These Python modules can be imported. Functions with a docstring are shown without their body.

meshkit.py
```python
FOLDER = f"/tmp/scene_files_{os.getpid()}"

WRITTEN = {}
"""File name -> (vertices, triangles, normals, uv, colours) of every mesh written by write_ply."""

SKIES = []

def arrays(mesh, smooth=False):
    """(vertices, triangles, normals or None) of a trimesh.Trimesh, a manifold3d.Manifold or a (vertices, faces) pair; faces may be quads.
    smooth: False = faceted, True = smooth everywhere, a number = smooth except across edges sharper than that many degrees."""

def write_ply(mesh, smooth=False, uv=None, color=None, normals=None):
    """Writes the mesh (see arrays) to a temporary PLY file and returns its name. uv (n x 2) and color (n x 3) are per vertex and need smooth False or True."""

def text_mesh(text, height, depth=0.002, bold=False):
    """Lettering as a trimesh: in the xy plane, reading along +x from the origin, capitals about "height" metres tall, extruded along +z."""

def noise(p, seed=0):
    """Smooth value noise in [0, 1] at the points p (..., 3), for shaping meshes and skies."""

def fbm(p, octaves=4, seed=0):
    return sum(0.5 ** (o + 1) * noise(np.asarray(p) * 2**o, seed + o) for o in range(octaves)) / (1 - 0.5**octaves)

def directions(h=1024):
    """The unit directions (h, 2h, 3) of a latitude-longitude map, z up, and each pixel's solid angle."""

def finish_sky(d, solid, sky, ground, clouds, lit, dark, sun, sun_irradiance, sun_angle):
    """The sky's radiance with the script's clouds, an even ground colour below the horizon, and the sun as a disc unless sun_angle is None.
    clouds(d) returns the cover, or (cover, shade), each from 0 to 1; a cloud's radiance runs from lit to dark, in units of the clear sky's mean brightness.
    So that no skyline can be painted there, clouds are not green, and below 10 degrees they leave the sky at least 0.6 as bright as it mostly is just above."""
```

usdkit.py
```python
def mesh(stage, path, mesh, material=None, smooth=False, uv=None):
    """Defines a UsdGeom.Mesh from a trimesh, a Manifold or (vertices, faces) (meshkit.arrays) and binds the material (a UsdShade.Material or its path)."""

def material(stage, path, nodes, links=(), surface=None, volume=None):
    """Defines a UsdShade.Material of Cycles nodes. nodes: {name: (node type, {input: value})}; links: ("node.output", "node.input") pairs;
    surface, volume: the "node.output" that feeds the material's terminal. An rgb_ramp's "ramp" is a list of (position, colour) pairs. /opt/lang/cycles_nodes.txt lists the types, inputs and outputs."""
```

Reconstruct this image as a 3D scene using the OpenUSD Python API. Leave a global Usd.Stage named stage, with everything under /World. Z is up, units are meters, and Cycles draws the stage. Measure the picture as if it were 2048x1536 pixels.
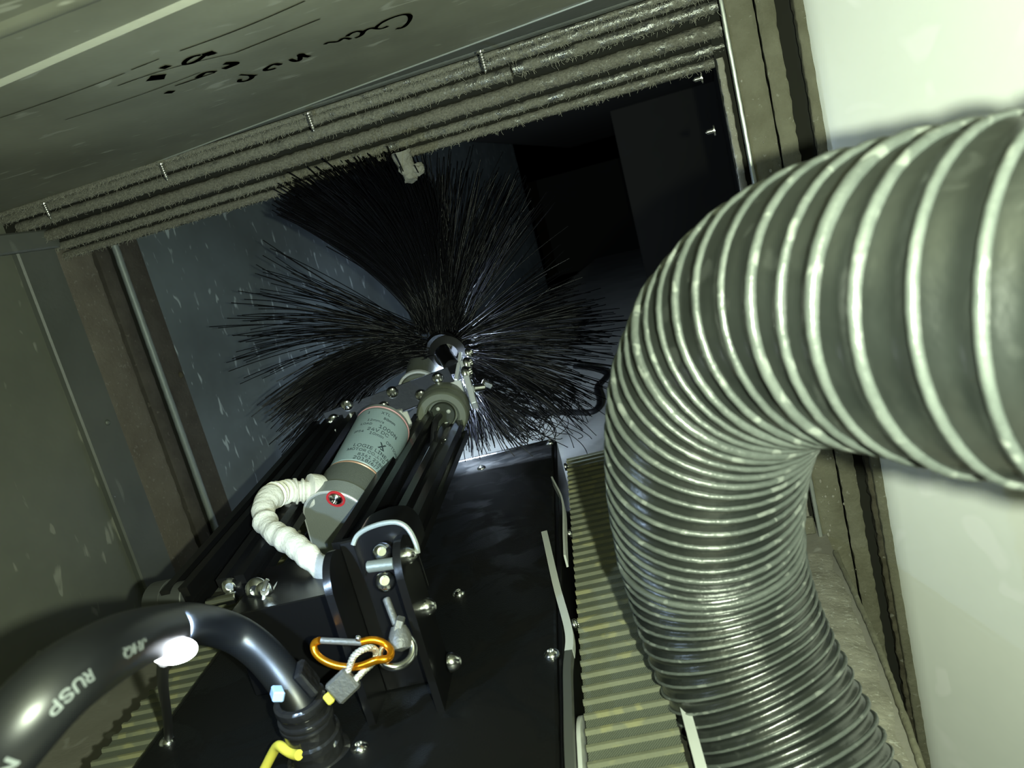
import math, random
import numpy as np, trimesh
from shapely.geometry import Polygon, Point, LineString, box as sbox
from shapely.ops import unary_union
import usdkit, meshkit
from pxr import Usd, UsdGeom, UsdLux, UsdShade, Gf, Sdf, Vt

rng = np.random.default_rng(7)
random.seed(7)
stage = Usd.Stage.CreateInMemory()
UsdGeom.SetStageUpAxis(stage, UsdGeom.Tokens.z)
UsdGeom.SetStageMetersPerUnit(stage, 1.0)
UsdGeom.Xform.Define(stage, '/World')

# ------------------------------------------------------------------ camera (a phone held inside the duct, tilted and rolled)
C = np.array([0, 0, .37]); FPX = 1600.0
yaw, pitch, roll = np.radians([-17.5, 11.8, -14.7])
W_ = np.array([math.sin(yaw) * math.cos(pitch), math.cos(yaw) * math.cos(pitch), -math.sin(pitch)])
_r = np.cross(W_, [0, 0, 1]); _r /= np.linalg.norm(_r); _u = np.cross(_r, W_)
R_ = math.cos(roll) * _r + math.sin(roll) * _u
U_ = -math.sin(roll) * _r + math.cos(roll) * _u
cam = UsdGeom.Camera.Define(stage, '/World/camera')
cam.AddTransformOp().Set(Gf.Matrix4d(*R_, 0, *U_, 0, *(-W_), 0, *C, 1))
cam.CreateHorizontalApertureAttr(36.0); cam.CreateVerticalApertureAttr(27.0)
cam.CreateFocalLengthAttr(36.0 * FPX / 2048)
cam.CreateClippingRangeAttr(Gf.Vec2f(.01, 50))
cam.CreateFStopAttr(16.0); cam.CreateFocusDistanceAttr(.66)
cam.CreateExposureAttr(0.0)

# ------------------------------------------------------------------ lights: the phone's flash, the robot's work lamp and its headlamp
FLASH, LAMP, HEAD = 43000.0, 9500.0, 9500.0
HEADF = np.array([-.2045, .9789, 0.0])           # the robot's heading
def look(p, d):
    d = np.asarray(d, float); d /= np.linalg.norm(d)
    a = np.cross([0, 0, 1.0], -d); a /= np.linalg.norm(a); b = np.cross(-d, a)
    return Gf.Matrix4d(*a, 0, *b, 0, *(-d), 0, *map(float, p), 1)
fl = UsdLux.SphereLight.Define(stage, '/World/phone_flash_light')
fl.AddTranslateOp().Set(Gf.Vec3d(*(C + .030 * R_ - .001 * U_ - .012 * W_)))
fl.CreateRadiusAttr(.0035); fl.CreateIntensityAttr(FLASH); fl.CreateColorAttr(Gf.Vec3f(.87, 1.0, .74))
LAMP_AT = C + .335 * (W_ + (348 - 1024) / FPX * R_ - (1302 - 768) / FPX * U_)
la = UsdLux.DiskLight.Define(stage, '/World/work_lamp_light')
la.AddTransformOp().Set(look(LAMP_AT + .014 * HEADF + np.array([0, 0, .004]), HEADF + np.array([-.1, 0, .18])))
la.CreateRadiusAttr(.005); la.CreateIntensityAttr(LAMP); la.CreateColorAttr(Gf.Vec3f(.50, .72, 1.0))
HEAD_AT = C + .885 * (W_ + (893 - 1024) / FPX * R_ - (800 - 768) / FPX * U_)
he = UsdLux.DiskLight.Define(stage, '/World/headlamp_light')
he.AddTransformOp().Set(look(HEAD_AT + .004 * HEADF, HEADF + np.array([.9, 0, -.35])))
he.CreateRadiusAttr(.012); he.CreateIntensityAttr(HEAD); he.CreateColorAttr(Gf.Vec3f(.66, .82, 1.0))

# ------------------------------------------------------------------ measuring helpers
def ray(px, py): return W_ + (px - 1024) / FPX * R_ - (py - 768) / FPX * U_
def at(px, py, z): return C + z * ray(px, py)
def pl(px, py, axis, v):
    d = ray(px, py); return C + d * (v - C[axis]) / d[axis]
RO = np.array([-.30, .45, 0.0]); RH = HEADF; RR = np.array([.9789, .2045, 0.0]); RZ = np.array([0, 0, 1.0])
def rp(s, t, z): return RO + s * RH + t * RR + z * RZ

# ------------------------------------------------------------------ mesh helpers
def cat(ms): return trimesh.util.concatenate([m for m in ms])
def unit(v): v = np.asarray(v, float); return v / np.linalg.norm(v)
def frame(d, up=(0, 0, 1)):
    d = unit(d); a = np.cross(up, d)
    if np.linalg.norm(a) < 1e-4: a = np.cross([1, 0, 0], d)
    a = unit(a); return a, np.cross(d, a), d
def hullbox(c, ax, half, ch=.0008):
    hx, hy, hz = half; ch = min(ch, .45 * min(half)); pts = []
    for sx in (-1, 1):
        for sy in (-1, 1):
            for sz in (-1, 1):
                for k in range(3):
                    h = [hx, hy, hz]
                    for j in range(3):
                        if j != k: h[j] -= ch
                    pts.append([sx * h[0], sy * h[1], sz * h[2]])
    m = trimesh.PointCloud(np.array(pts)).convex_hull
    m.vertices = np.asarray(c) + np.asarray(m.vertices) @ np.array([unit(a) for a in ax])
    if m.volume < 0: m.invert()
    return m
def rbox(s0, s1, t0, t1, z0, z1, ch=.0008):
    return hullbox(rp((s0 + s1) / 2, (t0 + t1) / 2, (z0 + z1) / 2), (RH, RR, RZ), (abs(s1 - s0) / 2, abs(t1 - t0) / 2, abs(z1 - z0) / 2), ch)
def wbox(x0, x1, y0, y1, z0, z1, ch=.0006):
    return hullbox(((x0 + x1) / 2, (y0 + y1) / 2, (z0 + z1) / 2), np.eye(3), (abs(x1 - x0) / 2, abs(y1 - y0) / 2, abs(z1 - z0) / 2), ch)
def beam(p0, p1, w, h, up=(0, 0, 1), ch=.0008):
    p0, p1 = np.asarray(p0), np.asarray(p1); a, b, d = frame(p1 - p0, up)
    return hullbox((p0 + p1) / 2, (a, b, d), (w / 2, h / 2, np.linalg.norm(p1 - p0) / 2), ch)
def lathe(prof, p0, d, n=28, up=(0, 0, 1)):
    a, b, d = frame(d, up); th = np.arange(n) * 2 * np.pi / n
    ring = np.cos(th)[:, None] * a + np.sin(th)[:, None] * b
    v = [np.asarray(p0) + x * d + max(r, 1e-6) * ring for x, r in prof]
    return grid(np.array(v), closed=True)
def grid(v, closed=False, flip=False):
    m, n = v.shape[:2]; idx = np.arange(m * n).reshape(m, n)
    a, b = idx[:-1], idx[1:]
    if closed: a2, b2 = np.roll(a, -1, 1), np.roll(b, -1, 1)
    else: a, a2, b, b2 = a[:, :-1], a[:, 1:], b[:, :-1], b[:, 1:]
    q = np.stack([a, a2, b2, b], -1).reshape(-1, 4)
    f = np.vstack([q[:, [0, 1, 2]], q[:, [0, 2, 3]]])
    if flip: f = f[:, ::-1]
    return trimesh.Trimesh(v.reshape(-1, 3), f, process=False)
def cyl(p0, p1, r, n=24, ch=.0006, up=(0, 0, 1)):
    d = np.asarray(p1) - np.asarray(p0); L = np.linalg.norm(d); ch = min(ch, r * .4, L * .4)
    return lathe([(0, 0), (0, r - ch), (ch, r), (L - ch, r), (L, r - ch), (L, 0)], p0, d, n, up)
def spline(pts, n=120):
    pts = np.asarray(pts, float); t = np.r_[0, np.cumsum(np.linalg.norm(np.diff(pts[:, :3], axis=0), axis=1) ** .5)]
    from scipy.interpolate import CubicSpline
    p = CubicSpline(t, pts, bc_type='natural')(np.linspace(0, t[-1], n * 6))
    L = np.r_[0, np.cumsum(np.linalg.norm(np.diff(p[:, :3], axis=0), axis=1))]
    q = np.linspace(0, L[-1], n)
    return np.stack([np.interp(q, L, p[:, k]) for k in range(p.shape[1])], 1)
def pframe(p, closed=False):
    if closed: t = np.roll(p, -1, 0) - np.roll(p, 1, 0)
    else: t = np.gradient(p, axis=0)
    t /= np.linalg.norm(t, axis=1, keepdims=True)
    a = np.zeros_like(p); a[0] = unit(np.cross(t[0], [.3, .2, 1]))
    for i in range(1, len(p)):
        x = a[i - 1] - t[i] * (a[i - 1] @ t[i]); a[i] = x / np.linalg.norm(x)
    return t, a, np.cross(t, a)
def tube(p, r, n=14, closed=False, cap=True):
    p = np.asarray(p, float); t, a, b = pframe(p, closed); r = np.broadcast_to(r, (len(p),))
    th = np.arange(n) * 2 * np.pi / n
    v = p[:, None] + r[:, None, None] * (np.cos(th)[None, :, None] * a[:, None] + np.sin(th)[None, :, None] * b[:, None])
    if closed:
        v = np.concatenate([v, v[:1]])
        # close the seam by matching the twist
        k = np.argmin(np.linalg.norm(v[0] - (p[0] + r[0] * a[-1]), axis=1)); v[-1] = v[0]
        vv = np.concatenate([v[:-1], np.roll(v[0], -k, 0)[None]]); return grid(vv, closed=True)
    if cap: v = np.concatenate([np.repeat(p[:1], n, 0)[None], v, np.repeat(p[-1:], n, 0)[None]])
    return grid(v, closed=True)
def extrude(poly, p0, ax, ay, az, h, ch=0):
    """A 2D polygon in the (ax, ay) plane at p0, extruded by h along az."""
    ms = []
    for g in getattr(poly, 'geoms', [poly]):
        ms.append(trimesh.creation.extrude_polygon(g, h, engine='earcut'))
    m = cat(ms); v = np.asarray(m.vertices)
    m.vertices = np.asarray(p0) + v[:, :1] * ax + v[:, 1:2] * ay + v[:, 2:] * az
    if np.dot(np.cross(ax, ay), az) < 0: m.invert()
    return m
def bolt(p, n, r, h=None, hexr=.5):
    """A button-head bolt with a round socket recess."""
    h = h or r * .62
    return lathe([(-.001, r * .96), (0, r), (h * .35, r * .96), (h * .7, r * .78), (h * .95, r * .5), (h, r * .46), (h, r * hexr * .8), (h * .5, r * hexr * .75), (h * .5, 0)], p, n, 20)
def dome(p, n, r, k=.8):
    a = np.linspace(0, np.pi / 2, 8)
    return lathe([(0, r * 1.05)] + [(r * k * math.sin(x), r * math.cos(x)) for x in a], p, n, 22)
def lump(m, amp, scale, seed=0):
    v = np.asarray(m.vertices); n = np.asarray(m.vertex_normals)
    m.vertices = v + n * ((meshkit.fbm(v * scale, 3, seed) - .5) * 2 * amp)[:, None]
    return m
def screw_mesh(p, d, L=.017, r=.0021):
    """A sheet-metal screw seen from its tip: threaded shank that ends in a point."""
    n, turns = 14, 8; prof = []
    for i in range(turns * 4 + 1):
        x = i / (turns * 4); base = r * (1 if x < .75 else max(.12, 1 - (x - .75) * 3.5))
        prof.append((x * L, base * (1.15 if i % 4 == 2 else .78)))
    return cat([lathe([(-.001, 0), (-.001, r * 1.9), (.0004, r * 1.9), (.0005, r)] + prof + [(L, 0)], p, d, n)])
def slab(pts, n, th):
    """A flat or bent quad grid of points given a thickness along -n."""
    pts = np.asarray(pts, float); n = np.asarray(n, float) * th
    a = grid(pts); b = grid(pts - n, flip=True)
    edges = []
    for e in (pts[0], pts[-1][::-1], pts[:, 0][::-1], pts[:, -1]):
        edges.append(grid(np.stack([e, e - n])))
    return cat([a, b] + edges)

# ------------------------------------------------------------------ naming helpers
used = {}
def numbered(path):
    k = used.get(path, -1) + 1; used[path] = k
    return path if k == 0 else f'{path}_{k:03d}'
class Thing:
    def __init__(self, name, label, cat_, base=(0, 0, 0), group=None, kind=None):
        self.path = numbered('/World/' + name); self.base = np.asarray(base, float)
        x = UsdGeom.Xform.Define(stage, self.path); x.AddTranslateOp().Set(Gf.Vec3d(*self.base))
        p = x.GetPrim()
        for k, v in (('label', label), ('category', cat_), ('group', group), ('kind', kind)):
            if v: p.SetCustomDataByKey(k, v)
    def part(self, name, mesh, mat, label=None, parent=None, smooth=35, kind=None, color=None):
        path = numbered((parent or self.path) + '/' + name)
        m = mesh.copy(); m.vertices = np.asarray(m.vertices) - self.base
        g = usdkit.mesh(stage, path, m, mat, smooth=smooth)
        if label: g.GetPrim().SetCustomDataByKey('label', label)
        if kind: g.GetPrim().SetCustomDataByKey('kind', kind)
        return path
    def curves(self, name, strands, width, mat, label=None, kind='stuff', parent=None):
        path = numbered((parent or self.path) + '/' + name)
        c = UsdGeom.BasisCurves.Define(stage, path)
        c.CreateTypeAttr('linear'); c.CreateWrapAttr('nonperiodic')
        c.CreateCurveVertexCountsAttr(Vt.IntArray([len(s) for s in strands]))
        c.CreatePointsAttr(Vt.Vec3fArray.FromNumpy((np.concatenate(strands) - self.base).astype(np.float32)))
        c.CreateWidthsAttr(Vt.FloatArray([float(width)])); c.SetWidthsInterpolation('constant')
        UsdShade.MaterialBindingAPI.Apply(c.GetPrim()).Bind(mat)
        if label: c.GetPrim().SetCustomDataByKey('label', label)
        if kind: c.GetPrim().SetCustomDataByKey('kind', kind)
        return path

# ------------------------------------------------------------------ materials
LK = '/World/Looks/'
def simple(name, col, rough=.5, metal=0., bump=0, bscale=200, **kw):
    nodes = {'p': ('principled_bsdf', {'base_color': col, 'roughness': rough, 'metallic': metal, **kw})}; links = []
    if bump:
        nodes |= {'g': ('geometry', {}), 'n': ('noise_texture', {'scale': bscale, 'detail': 4}), 'b': ('bump', {'strength': bump, 'distance': .001})}
        links = [('g.position', 'n.vector'), ('n.fac', 'b.height'), ('b.normal', 'p.normal')]
    return usdkit.material(stage, LK + name, nodes, links, surface='p.BSDF')
def galv(name, base, dark, fleck, rough=.5, metal=.0, stretch=(1, 1, .35), fscale=85, famt=.63, patch=7, bump=.15, spec=.5):
    """Galvanised sheet: mottled zinc, scattered pale spangle flecks and dusty patches."""
    nodes = {'g': ('geometry', {}), 'mp': ('mapping', {'scale': stretch}),
             'n1': ('noise_texture', {'scale': patch, 'detail': 5, 'roughness': .6}), 'r1': ('rgb_ramp', {'ramp': [(.3, dark), (.65, base)]}),
             'v': ('noise_texture', {'scale': fscale, 'detail': 1.5, 'distortion': .6}), 'r2': ('rgb_ramp', {'ramp': [(famt, (0, 0, 0)), (famt + .06, (1, 1, 1))]}),
             'm': ('mix', {'color2': fleck}), 'n2': ('noise_texture', {'scale': 240, 'detail': 3}), 'b': ('bump', {'strength': bump, 'distance': .001}),
             'p': ('principled_bsdf', {'roughness': rough, 'metallic': metal, 'specular_ior_level': spec})}
    return usdkit.material(stage, LK + name, nodes, [('g.position', 'mp.vector'), ('g.position', 'n1.vector'), ('n1.fac', 'r1.fac'), ('mp.vector', 'v.vector'), ('v.fac', 'r2.fac'),
        ('r1.color', 'm.color1'), ('r2.color', 'm.fac'), ('m.color', 'p.base_color'), ('g.position', 'n2.vector'), ('n2.fac', 'b.height'), ('b.normal', 'p.normal')], surface='p.BSDF')
def dusty(name, metalcol, dust, thr=.5, rough=.3, scale=60, bump=.6, bscale=500):  # the dust lies thicker towards the left end
    """Bare metal under patches of settled dust."""
    nodes = {'g': ('geometry', {}), 'n': ('noise_texture', {'scale': scale, 'detail': 6, 'roughness': .7}), 'sx': ('separate_xyz', {}), 'mr': ('map_range', {'from_min': -.45, 'from_max': .02, 'to_min': .12, 'to_max': -.06, 'clamp': True}), 'ad': ('math', {'math_type': 'add'}), 'r': ('rgb_ramp', {'ramp': [(thr - .08, (0, 0, 0)), (thr + .08, (1, 1, 1))]}),
             'n2': ('noise_texture', {'scale': bscale, 'detail': 4}), 'r2': ('rgb_ramp', {'ramp': [(.3, tuple(np.array(dust) * .55)), (.7, dust)]}), 'b': ('bump', {'strength': bump, 'distance': .0015}),
             'a': ('principled_bsdf', {'base_color': metalcol, 'metallic': .85, 'roughness': rough}), 'd': ('principled_bsdf', {'roughness': .95, 'specular_ior_level': .1}), 'x': ('mix_closure', {})}
    return usdkit.material(stage, LK + name, nodes, [('g.position', 'n.vector'), ('g.position', 'sx.vector'), ('sx.x', 'mr.value'), ('mr.result', 'ad.value1'), ('n.fac', 'ad.value2'), ('ad.value', 'r.fac'), ('r.color', 'x.fac'), ('g.position', 'n2.vector'), ('n2.fac', 'r2.fac'), ('r2.color', 'd.base_color'),
        ('n2.fac', 'b.height'), ('b.normal', 'a.normal'), ('b.normal', 'd.normal'), ('a.BSDF', 'x.closure1'), ('d.BSDF', 'x.closure2')], surface='x.closure')
M = {}
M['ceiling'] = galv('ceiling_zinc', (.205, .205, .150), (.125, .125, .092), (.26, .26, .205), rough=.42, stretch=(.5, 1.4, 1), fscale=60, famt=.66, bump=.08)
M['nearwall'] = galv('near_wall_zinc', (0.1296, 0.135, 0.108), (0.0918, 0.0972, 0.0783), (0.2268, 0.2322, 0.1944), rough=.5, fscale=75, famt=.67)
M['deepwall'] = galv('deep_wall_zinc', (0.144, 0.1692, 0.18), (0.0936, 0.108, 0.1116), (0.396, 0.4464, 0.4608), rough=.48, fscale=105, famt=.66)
M['bar'] = galv('angle_bar_zinc', (0.1, 0.105, 0.095), (0.07, 0.075, 0.0675), (0.13, 0.135, 0.125), rough=.5, fscale=40, famt=.7)
M['whitewall'] = galv('bright_zinc', (.93, .94, .91), (.86, .88, .85), (.96, .96, .95), rough=.32, stretch=(1, 1, 1), fscale=18, famt=.6, patch=5, bump=.03)
M['floor'] = galv('dusty_floor', (0.2604, 0.248, 0.2108), (0.1674, 0.155, 0.1271), (0.31, 0.2976, 0.2604), rough=.8, stretch=(1, 1, 1), fscale=30, famt=.66, patch=6, bump=.4, spec=.2)
M['dust'] = galv('grey_dust', (0.2846, 0.272, 0.226), (0.1841, 0.1716, 0.1381), (0.3515, 0.3432, 0.3013), rough=.95, stretch=(1, 1, 1), fscale=300, famt=.62, patch=40, bump=.9, spec=.1)
M['tandust'] = galv('tan_dust', (0.1485, 0.132, 0.1073), (0.1018, 0.088, 0.0715), (0.176, 0.1595, 0.1375), rough=.95, stretch=(1, 1, 1), fscale=220, famt=.64, patch=16, bump=.6, spec=.1)
M['browndust'] = galv('brown_dust', (0.0825, 0.07425, 0.06325), (0.0495, 0.044, 0.0374), (0.11, 0.099, 0.08525), rough=.9, stretch=(1, 1, 1), fscale=150, famt=.68, patch=24, bump=.6, spec=.1)
M['grime_and_shade'] = galv('olive_grime_and_shade', (0.165, 0.1584, 0.1155), (0.1122, 0.1056, 0.0726), (0.2112, 0.2046, 0.165), rough=.85, stretch=(1, 1, 1), fscale=260, famt=.68, patch=30, bump=1.0, spec=.2)  # grime on the flanges, painted shading on the white wall's edge
M['dirt'] = galv('caked_dirt', (0.096, 0.087, 0.06), (0.048, 0.042, 0.03), (0.18, 0.174, 0.144), rough=.9, stretch=(1, 1, 1), fscale=200, famt=.7, patch=50, bump=1.0, spec=.1)
M['deepdark'] = simple('unlit_deep_duct', (.035, .033, .028), .95)  # near-black base puts the unlit depth of the duct into the colour
M['ductfloor'] = galv('pale_duct_floor', (.78, .79, .76), (.55, .56, .53), (.85, .85, .83), rough=.55, stretch=(1, 1, 1), fscale=25, famt=.66, patch=5, bump=.2, spec=.4)
M['gap_shade'] = simple('shaded_gap', (.012, .012, .008), .95)  # near-black base: shade in grooves and valleys as colour
M['ridge'] = dusty('dusty_ridge_metal', (0.231, 0.231, 0.22), (0.198, 0.1925, 0.1595), thr=.47, rough=.3, scale=70)
M['ridgedust'] = dusty('thick_dust_ridge', (0.198, 0.198, 0.1815), (0.1815, 0.1733, 0.143), thr=.40, rough=.4, scale=90)
M['edge'] = simple('bright_cut_edge', (0.385, 0.406, 0.378), .35, .6)
M['zincline'] = simple('zinc_edge', (0.21, 0.235, 0.23), .5, .2, bump=.5, bscale=300)
M['crease'] = simple('crease_streak', (.30, .30, .235), .6, bump=.3, bscale=150)  # lighter than the sheet: the reflected streak is put into the colour
M['marker'] = simple('black_marker_ink', (.012, .013, .009), .6)
M['pencil'] = simple('faded_pencil', (.11, .115, .085), .8)
M['screw'] = simple('screw_steel', (0.496, 0.496, 0.464), .22, .9)
M['black'] = simple('black_anodised', (0.0039, 0.0039, 0.0045), .26, 0., bump=.06, bscale=700)
M['blackmatte'] = simple('black_matte', (0.007, 0.007, 0.0077), .55)
M['plate'] = usdkit.material(stage, LK + 'oily_black_plate', {'g': ('geometry', {}), 'n': ('noise_texture', {'scale': 17, 'detail': 5, 'distortion': 1.2}), 'r': ('rgb_ramp', {'ramp': [(.46, (0.00135, 0.00135, 0.00135)), (.54, (0.00495, 0.0054, 0.00585))]}),
    'rr': ('rgb_ramp', {'ramp': [(.46, (.62, .62, .62)), (.54, (.36, .36, .36))]}), 'n2': ('noise_texture', {'scale': 900}), 'b': ('bump', {'strength': .25, 'distance': .0006}), 'p': ('principled_bsdf', {'specular_ior_level': .28})},
    [('g.position', 'n.vector'), ('n.fac', 'r.fac'), ('n.fac', 'rr.fac'), ('r.color', 'p.base_color'), ('rr.color', 'p.roughness'), ('g.position', 'n2.vector'), ('n2.fac', 'b.height'), ('b.normal', 'p.normal')], surface='p.BSDF')
M['steel'] = simple('polished_steel', (.70, .71, .70), .18, 1.0)
M['brushed'] = simple('brushed_edge_steel', (.62, .64, .62), .32, .35)  # less metallic and lighter, so the reflection is part of the colour
M['sheenplate'] = simple('blue_sheen_steel', (.13, .14, .20), .3, .8, bump=.25, bscale=260)  # the lamp's blue sheen is mixed into the steel colour
M['silver'] = simple('silver_bracket', (.75, .77, .80), .35, .5)
M['castalu'] = simple('cast_aluminium', (0.2376, 0.2592, 0.252), .42, .25, bump=.25, bscale=900)
M['castdark'] = simple('cast_aluminium_ring', (0.119, 0.1295, 0.1155), .45, .2, bump=.2, bscale=700)
M['label'] = simple('blue_lit_label', (0.2592, 0.3384, 0.36), .42)  # blue of the lamp light is put into the label colour
M['ink'] = simple('label_ink', (.03, .045, .055), .6)
M['pinkring'] = simple('pink_seal', (.50, .25, .26), .5)
M['copper'] = simple('copper_ring', (.45, .27, .20), .4, .3)
M['red'] = simple('red_mark', (.55, .03, .04), .5)
M['conduit'] = simple('white_sleeve', (0.68, 0.663, 0.595), .6, bump=.6, bscale=420)
M['pulleygrey'] = simple('dark_grey_pulley', (.035, .037, .037), .5)
M['darkrail'] = simple('unlit_rail', (.05, .053, .05), .45)  # darker copy for the stretch of rail that catches no light
M['lampgreen'] = simple('grey_green_housing', (0.1275, 0.1387, 0.1087), .42, bump=.15, bscale=500)
M['lens'] = simple('dark_lens', (.04, .045, .035), .12)
M['pearl'] = simple('pale_dot', (0.385, 0.399, 0.35), .4)
M['bristle'] = simple('black_nylon', (.003, .003, .004), .32, specular_ior_level=.22)
M['cable'] = simple('black_rubber_cable', (.0045, .005, .006), .40, bump=.05, bscale=90)
M['print'] = simple('pale_cable_print', (0.108, 0.12, 0.123), .6)
M['plastic'] = usdkit.material(stage, LK + 'wet_black_plastic', {'g': ('geometry', {}), 'v': ('voronoi_texture', {'scale': 230}), 'b': ('bump', {'strength': .35, 'distance': .0012}), 'p': ('principled_bsdf', {'base_color': (.012, .012, .013), 'roughness': .16})},
    [('g.position', 'v.vector'), ('v.distance', 'b.height'), ('b.normal', 'p.normal')], surface='p.BSDF')
M['yellow'] = simple('yellow_wire', (0.5625, 0.495, 0.0675), .45)
M['bluelittag'] = simple('blue_lit_tag', (.30, .44, .72), .5)  # blue comes from lamp light painted into the tag
M['gold'] = simple('orange_anodised', (.80, .30, .012), .22, .9)
M['wire'] = simple('steel_wire_rope', (.60, .58, .50), .35, .8, bump=1.0, bscale=900)
M['ferrule'] = simple('grey_ferrule', (0.09, 0.09, 0.0855), .5, .3, bump=.5, bscale=500)
M['belt'] = usdkit.material(stage, LK + 'grey_green_belt', {'g': ('geometry', {}), 'mp': ('mapping', {'rotation': (0, 0, 0.4185)}), 'w': ('wave_texture', {'scale': 260, 'distortion': 1.2}), 'r': ('rgb_ramp', {'ramp': [(.2, (0.05859, 0.06584, 0.05022)), (.8, (0.09207, 0.1004, 0.07533))]}),
    'b': ('bump', {'strength': .4, 'distance': .0006}), 'p': ('principled_bsdf', {'roughness': .7})},
    [('g.position', 'mp.vector'), ('mp.vector', 'w.vector'), ('w.fac', 'r.fac'), ('r.color', 'p.base_color'), ('w.fac', 'b.height'), ('b.normal', 'p.normal')], surface='p.BSDF')
M['lug'] = galv('worn_belt_lug', (0.1215, 0.1238, 0.08325), (0.0855, 0.09, 0.063), (0.153, 0.1485, 0.081), rough=.7, stretch=(1, 1, 1), fscale=60, famt=.55, patch=30, bump=.3, spec=.3)
M['hose'] = galv('grey_hose_wall', (0.01346, 0.01548, 0.01447), (0.007404, 0.008748, 0.008079), (0.01952, 0.02154, 0.02019), rough=.29, stretch=(1, 1, 1), fscale=90, famt=.64, patch=28, bump=.25, spec=.9)
M['bead'] = galv('hose_spiral_bead', (0.0828, 0.09216, 0.0864), (0.0504, 0.0576, 0.054), (0.144, 0.1548, 0.144), rough=.36, stretch=(1, 1, 1), fscale=120, famt=.6, patch=60, bump=.5, spec=.6)
M['lint'] = simple('grey_lint', (0.1562, 0.1519, 0.1302), .95, bump=1.0, bscale=350)
M['fuzz'] = simple('dust_fuzz', (0.228, 0.222, 0.18), .9)
M['lampglow'] = usdkit.material(stage, LK + 'lit_lamp', {'e': ('emission', {'color': (.86, .93, 1.0), 'strength': 45.0})}, surface='e.emission')
M['headglow'] = usdkit.material(stage, LK + 'lit_headlamp', {'e': ('emission', {'color': (.8, .9, 1.0), 'strength': 12.0})}, surface='e.emission')

# ================================================================== THE SETTING
def struct(name): return Thing(name, None, None, kind='structure')
ZC = .505
# near ceiling: one sheet whose far edge is slightly skewed, with two shallow folded creases and marker writing
e = [pl(60, 412, 2, ZC), pl(250, 347, 2, ZC), pl(700, 178, 2, ZC), pl(1180, 0, 2, ZC)]
e = [e[0] + (e[0] - e[1]) * .6 + np.array([0, .02, 0])] + e + [e[3] + (e[3] - e[2]) * 1.6]
e = np.array(e); xs = np.linspace(e[0][0], e[-1][0], 40); ys = np.interp(xs, e[:, 0], e[:, 1])
ce = struct('ceiling')
rows = [np.stack([xs, ys * k + (1 - k) * -.45, np.full_like(xs, ZC)], 1) for k in np.linspace(0, 1, 12)]
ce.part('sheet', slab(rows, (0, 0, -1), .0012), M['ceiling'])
ce.part('cut_edge', tube(np.stack([xs, ys, np.full_like(xs, ZC - .0003)], 1), .0009, 6), M['edge'], label='thin bright cut edge of the ceiling sheet')
def crease(p, q, w):
    a, b = pl(*p, 2, ZC), pl(*q, 2, ZC); d = unit(b - a); a = a - d * .5; b = b + d * .4
    s = np.cross(d, [0, 0, 1]); ln = np.linspace(0, 1, 30)
    prof = [(-w, -.0002), (-w * .5, .0012), (0, .0022), (w * .5, .0012), (w, -.0002)]
    return grid(np.array([[a + (b - a) * k + s * x - np.array([0, 0, z]) for x, z in prof] for k in ln]))
ce.part('crease', crease((0, 165), (390, -4), .0042), M['crease'], label='folded crease with a painted light streak across the ceiling sheet')
ce.part('crease', crease((0, 62), (160, 0), .009), M['ceiling'])
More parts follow.
